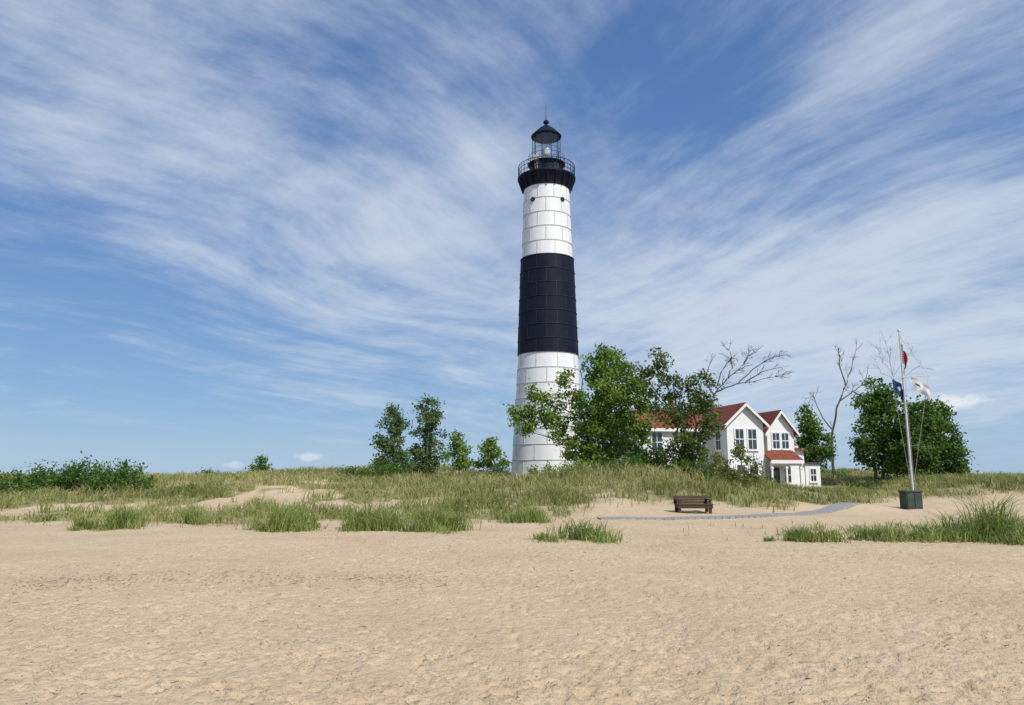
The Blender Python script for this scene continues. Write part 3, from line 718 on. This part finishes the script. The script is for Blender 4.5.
def us(u,v):
    if u<.4 and v<.54: return 2 if ((int(u*26)+int(v*26))%3) else 1
    return 0 if (int(v*13)%2==0 or u>.55) else 1
flag('flag','red and white striped flag with blue corner hanging limp near the pole top',(.03,0,8.25),.80,.85,1.2,us,[M['red'],M['fwhite'],M['blue']],R(20),2,.13)
flag('flag','dark blue flag hanging against the pole just below the crossbar',(-.56,0,6.40),1.0,.66,.7,lambda u,v:1 if ((u-.5)/.10)**2+((v-.5)/.16)**2<1 else 0,[M['blue'],M['fwhite']],R(5),4,.11)
flag('flag','pale grey white flag hanging from the right arm of the flagpole crossbar',(.42,0,6.50),1.25,.66,.62,lambda u,v:1 if (.42<v<.56 and .2<u<.5) else 0,[M['fwhite'],M['blue']],R(-10),7,.10)
# ---------------------------------------------------------------- sky, sun, camera
W_=bpy.data.worlds.new('World'); S.world=W_; W_.use_nodes=True; nt=W_.node_tree; nt.nodes.clear()
EL,AZ=48,36
def nd(t): return nt.nodes.new(t)
def val(a,inp):
    if hasattr(a,'is_output') or hasattr(a,'node'): nt.links.new(a,inp)
    else: inp.default_value=a
def mth(op,a,b=None,c=None,clamp=False):
    n=nd('ShaderNodeMath'); n.operation=op; n.use_clamp=clamp; val(a,n.inputs[0])
    if b is not None: val(b,n.inputs[1])
    if c is not None: val(c,n.inputs[2])
    return n.outputs[0]
tc=nd('ShaderNodeTexCoord'); sep=nd('ShaderNodeSeparateXYZ'); nt.links.new(tc.outputs['Generated'],sep.inputs[0])
x,y,z=sep.outputs
zc=mth('ADD',mth('MAXIMUM',z,0.0),.18)
X=mth('DIVIDE',x,zc); Y=mth('DIVIDE',y,zc)
def comb(a,b,c):
    n=nd('ShaderNodeCombineXYZ'); val(a,n.inputs[0]); val(b,n.inputs[1]); val(c,n.inputs[2]); return n.outputs[0]
def nz(vec,scale,det,rough,dist=0):
    n=nd('ShaderNodeTexNoise'); n.inputs['Scale'].default_value=scale; n.inputs['Detail'].default_value=det; n.inputs['Roughness'].default_value=rough; n.inputs['Distortion'].default_value=dist
    nt.links.new(vec,n.inputs['Vector']); return n.outputs['Fac']
def smap(v,a,b,lo=0,hi=1):
    m=nd('ShaderNodeMapRange'); m.interpolation_type='SMOOTHSTEP'; nt.links.new(v,m.inputs[0]); m.inputs[1].default_value=a; m.inputs[2].default_value=b; m.inputs[3].default_value=lo; m.inputs[4].default_value=hi; return m.outputs[0]
wa=mth('MULTIPLY',mth('SUBTRACT',nz(comb(X,Y,1.7),.7,1,.5),.5),.6)
wb=mth('MULTIPLY',mth('SUBTRACT',nz(comb(X,Y,8.7),.7,1,.5),.5),.6)
Xw=mth('ADD',X,wa); Yw=mth('ADD',Y,wb)
def streak(ang,seed):
    c,s=math.cos(ang),math.sin(ang)
    al=mth('ADD',mth('MULTIPLY',Xw,c),mth('MULTIPLY',Yw,s)); ac=mth('ADD',mth('MULTIPLY',Xw,-s),mth('MULTIPLY',Yw,c))
    a=nz(comb(mth('MULTIPLY',al,.65),mth('MULTIPLY',ac,2.3),seed),1.3,6,.58)
    b=nz(comb(mth('MULTIPLY',al,1.9),mth('MULTIPLY',ac,6.2),seed+4),1.3,9,.66)
    return mth('ADD',mth('MULTIPLY',a,.60),mth('MULTIPLY',b,.40))
left=streak(math.atan2(1.1,1.0),0.); right=streak(math.atan2(.88,-.52),11.)
bl=smap(mth('ADD',X,mth('MULTIPLY',wa,.8)),-.25,.45)
st=mth('ADD',mth('MULTIPLY',left,mth('SUBTRACT',1.0,bl)),mth('MULTIPLY',right,bl))
puffy=nz(comb(Xw,Yw,20.),3.6,10,.66)
big=nz(comb(X,Y,3.),1.0,3,.5)
dn=mth('ADD',mth('MULTIPLY',st,.70),mth('ADD',mth('MULTIPLY',puffy,.25),mth('MULTIPLY',big,.12)))
for (px,py,k,amp) in [(230,175,60,.06),(420,265,80,.09),(330,230,80,.04),(800,330,30,.09),(920,260,50,.05),(640,290,70,.08),(330,375,250,.08),(500,40,60,.06),(900,30,120,.05),(980,170,90,.05),(430,160,150,.02),(700,400,60,.05),(950,400,60,.03),(120,110,90,.04),(120,345,150,.05),(60,60,90,.03),(240,390,300,.05),
    (50,270,200,-.08),(670,130,90,-.11),(200,440,50,-.10),(380,440,100,-.05),(960,95,150,-.08),(380,70,120,-.07),(210,290,200,-.04),(760,60,200,-.06),(600,60,300,-.04),(60,420,80,-.04)]:
    d=(P(px,py,10)-Vector((0,0,EYE))).normalized()
    vm=nd('ShaderNodeVectorMath'); vm.operation='DOT_PRODUCT'; nt.links.new(tc.outputs['Generated'],vm.inputs[0]); vm.inputs[1].default_value=d
    e=mth('EXPONENT',mth('MULTIPLY',mth('SUBTRACT',vm.outputs['Value'],1.0),float(k)))
    dn=mth('MULTIPLY_ADD',e,amp,dn)
cf=mth('MULTIPLY',smap(dn,.44,.77,0.0,.84),smap(z,-.02,.10))
def puff(px,py,wk,hk,th,seed):
    d=(P(px,py,10)-Vector((0,0,EYE))).normalized(); az=math.atan2(d.x,d.y); el=math.asin(d.z)
    A=mth('DIVIDE',mth('SUBTRACT',mth('ARCTAN2',x,y),az),wk); B=mth('DIVIDE',mth('SUBTRACT',mth('ARCSINE',z),el),hk)
    q=mth('SQRT',mth('ADD',mth('MULTIPLY',A,A),mth('MULTIPLY',B,B)))
    n=nz(tc.outputs['Generated'],60,5,.6)
    v=mth('ADD',mth('SUBTRACT',1.0,q),mth('MULTIPLY',mth('SUBTRACT',n,.5),2.2))
    return mth('MULTIPLY',mth('MULTIPLY',v,1.6,clamp=True),th,clamp=True)
pf=puff(952,403,.038,.009,.9,1); pf=mth('MAXIMUM',pf,puff(308,457,.020,.006,.5,2)); pf=mth('MAXIMUM',pf,puff(232,465,.016,.005,.35,3)); pf=mth('MAXIMUM',pf,puff(465,452,.02,.004,.25,4))
sky=nd('ShaderNodeTexSky'); sky.sky_type='NISHITA'; sky.sun_disc=False; sky.sun_elevation=R(EL); sky.sun_rotation=R(180-AZ); sky.air_density=1.0; sky.dust_density=.3; sky.ozone_density=3.0
gr=nd('ShaderNodeValToRGB'); nt.links.new(mth('MAXIMUM',z,0.0),gr.inputs[0]); E=gr.color_ramp.elements
E[0].position=0; E[0].color=(.34,.52,.74,1); E[1].position=1; E[1].color=(.05,.12,.34,1)
for p,c in ((.10,(.215,.40,.67)),(.28,(.125,.270,.57)),(.55,(.085,.195,.46))):
    q=E.new(p); q.color=(*c,1)
sc=nd('ShaderNodeVectorMath'); sc.operation='SCALE'; nt.links.new(gr.outputs[0],sc.inputs[0]); sc.inputs['Scale'].default_value=10.0
base=nd('ShaderNodeMix'); base.data_type='RGBA'; base.inputs[0].default_value=.8; nt.links.new(sky.outputs[0],base.inputs[6]); nt.links.new(sc.outputs[0],base.inputs[7])
mx=nd('ShaderNodeMix'); mx.data_type='RGBA'; nt.links.new(cf,mx.inputs[0]); nt.links.new(base.outputs[2],mx.inputs[6]); mx.inputs[7].default_value=(6.5,7.2,8.2,1)
m3=nd('ShaderNodeMix'); m3.data_type='RGBA'; nt.links.new(pf,m3.inputs[0]); nt.links.new(mx.outputs[2],m3.inputs[6]); m3.inputs[7].default_value=(8.2,8.6,9.0,1)
bg=nd('ShaderNodeBackground'); bg.inputs[1].default_value=.1; nt.links.new(m3.outputs[2],bg.inputs[0])
ow=nd('ShaderNodeOutputWorld'); nt.links.new(bg.outputs[0],ow.inputs[0])
sl=bpy.data.lights.new('sun','SUN'); sl.energy=4.0; sl.angle=R(.5); sl.color=(1,.96,.89); so=bpy.data.objects.new('sun',sl); COL.objects.link(so); so.rotation_euler=(R(90-EL),0,R(AZ)); so.location=(20,-30,40)
cam=bpy.data.cameras.new('camera'); co=bpy.data.objects.new('camera',cam); COL.objects.link(co); cam.sensor_width=36; cam.lens=36*F/1024; cam.clip_end=9000; cam.clip_start=.1
co.location=(0,0,EYE); co.rotation_euler=(R(90)+TH,0,0); S.camera=co
S.view_settings.view_transform='Standard'; S.view_settings.look='None'; S.view_settings.exposure=0; S.view_settings.gamma=1
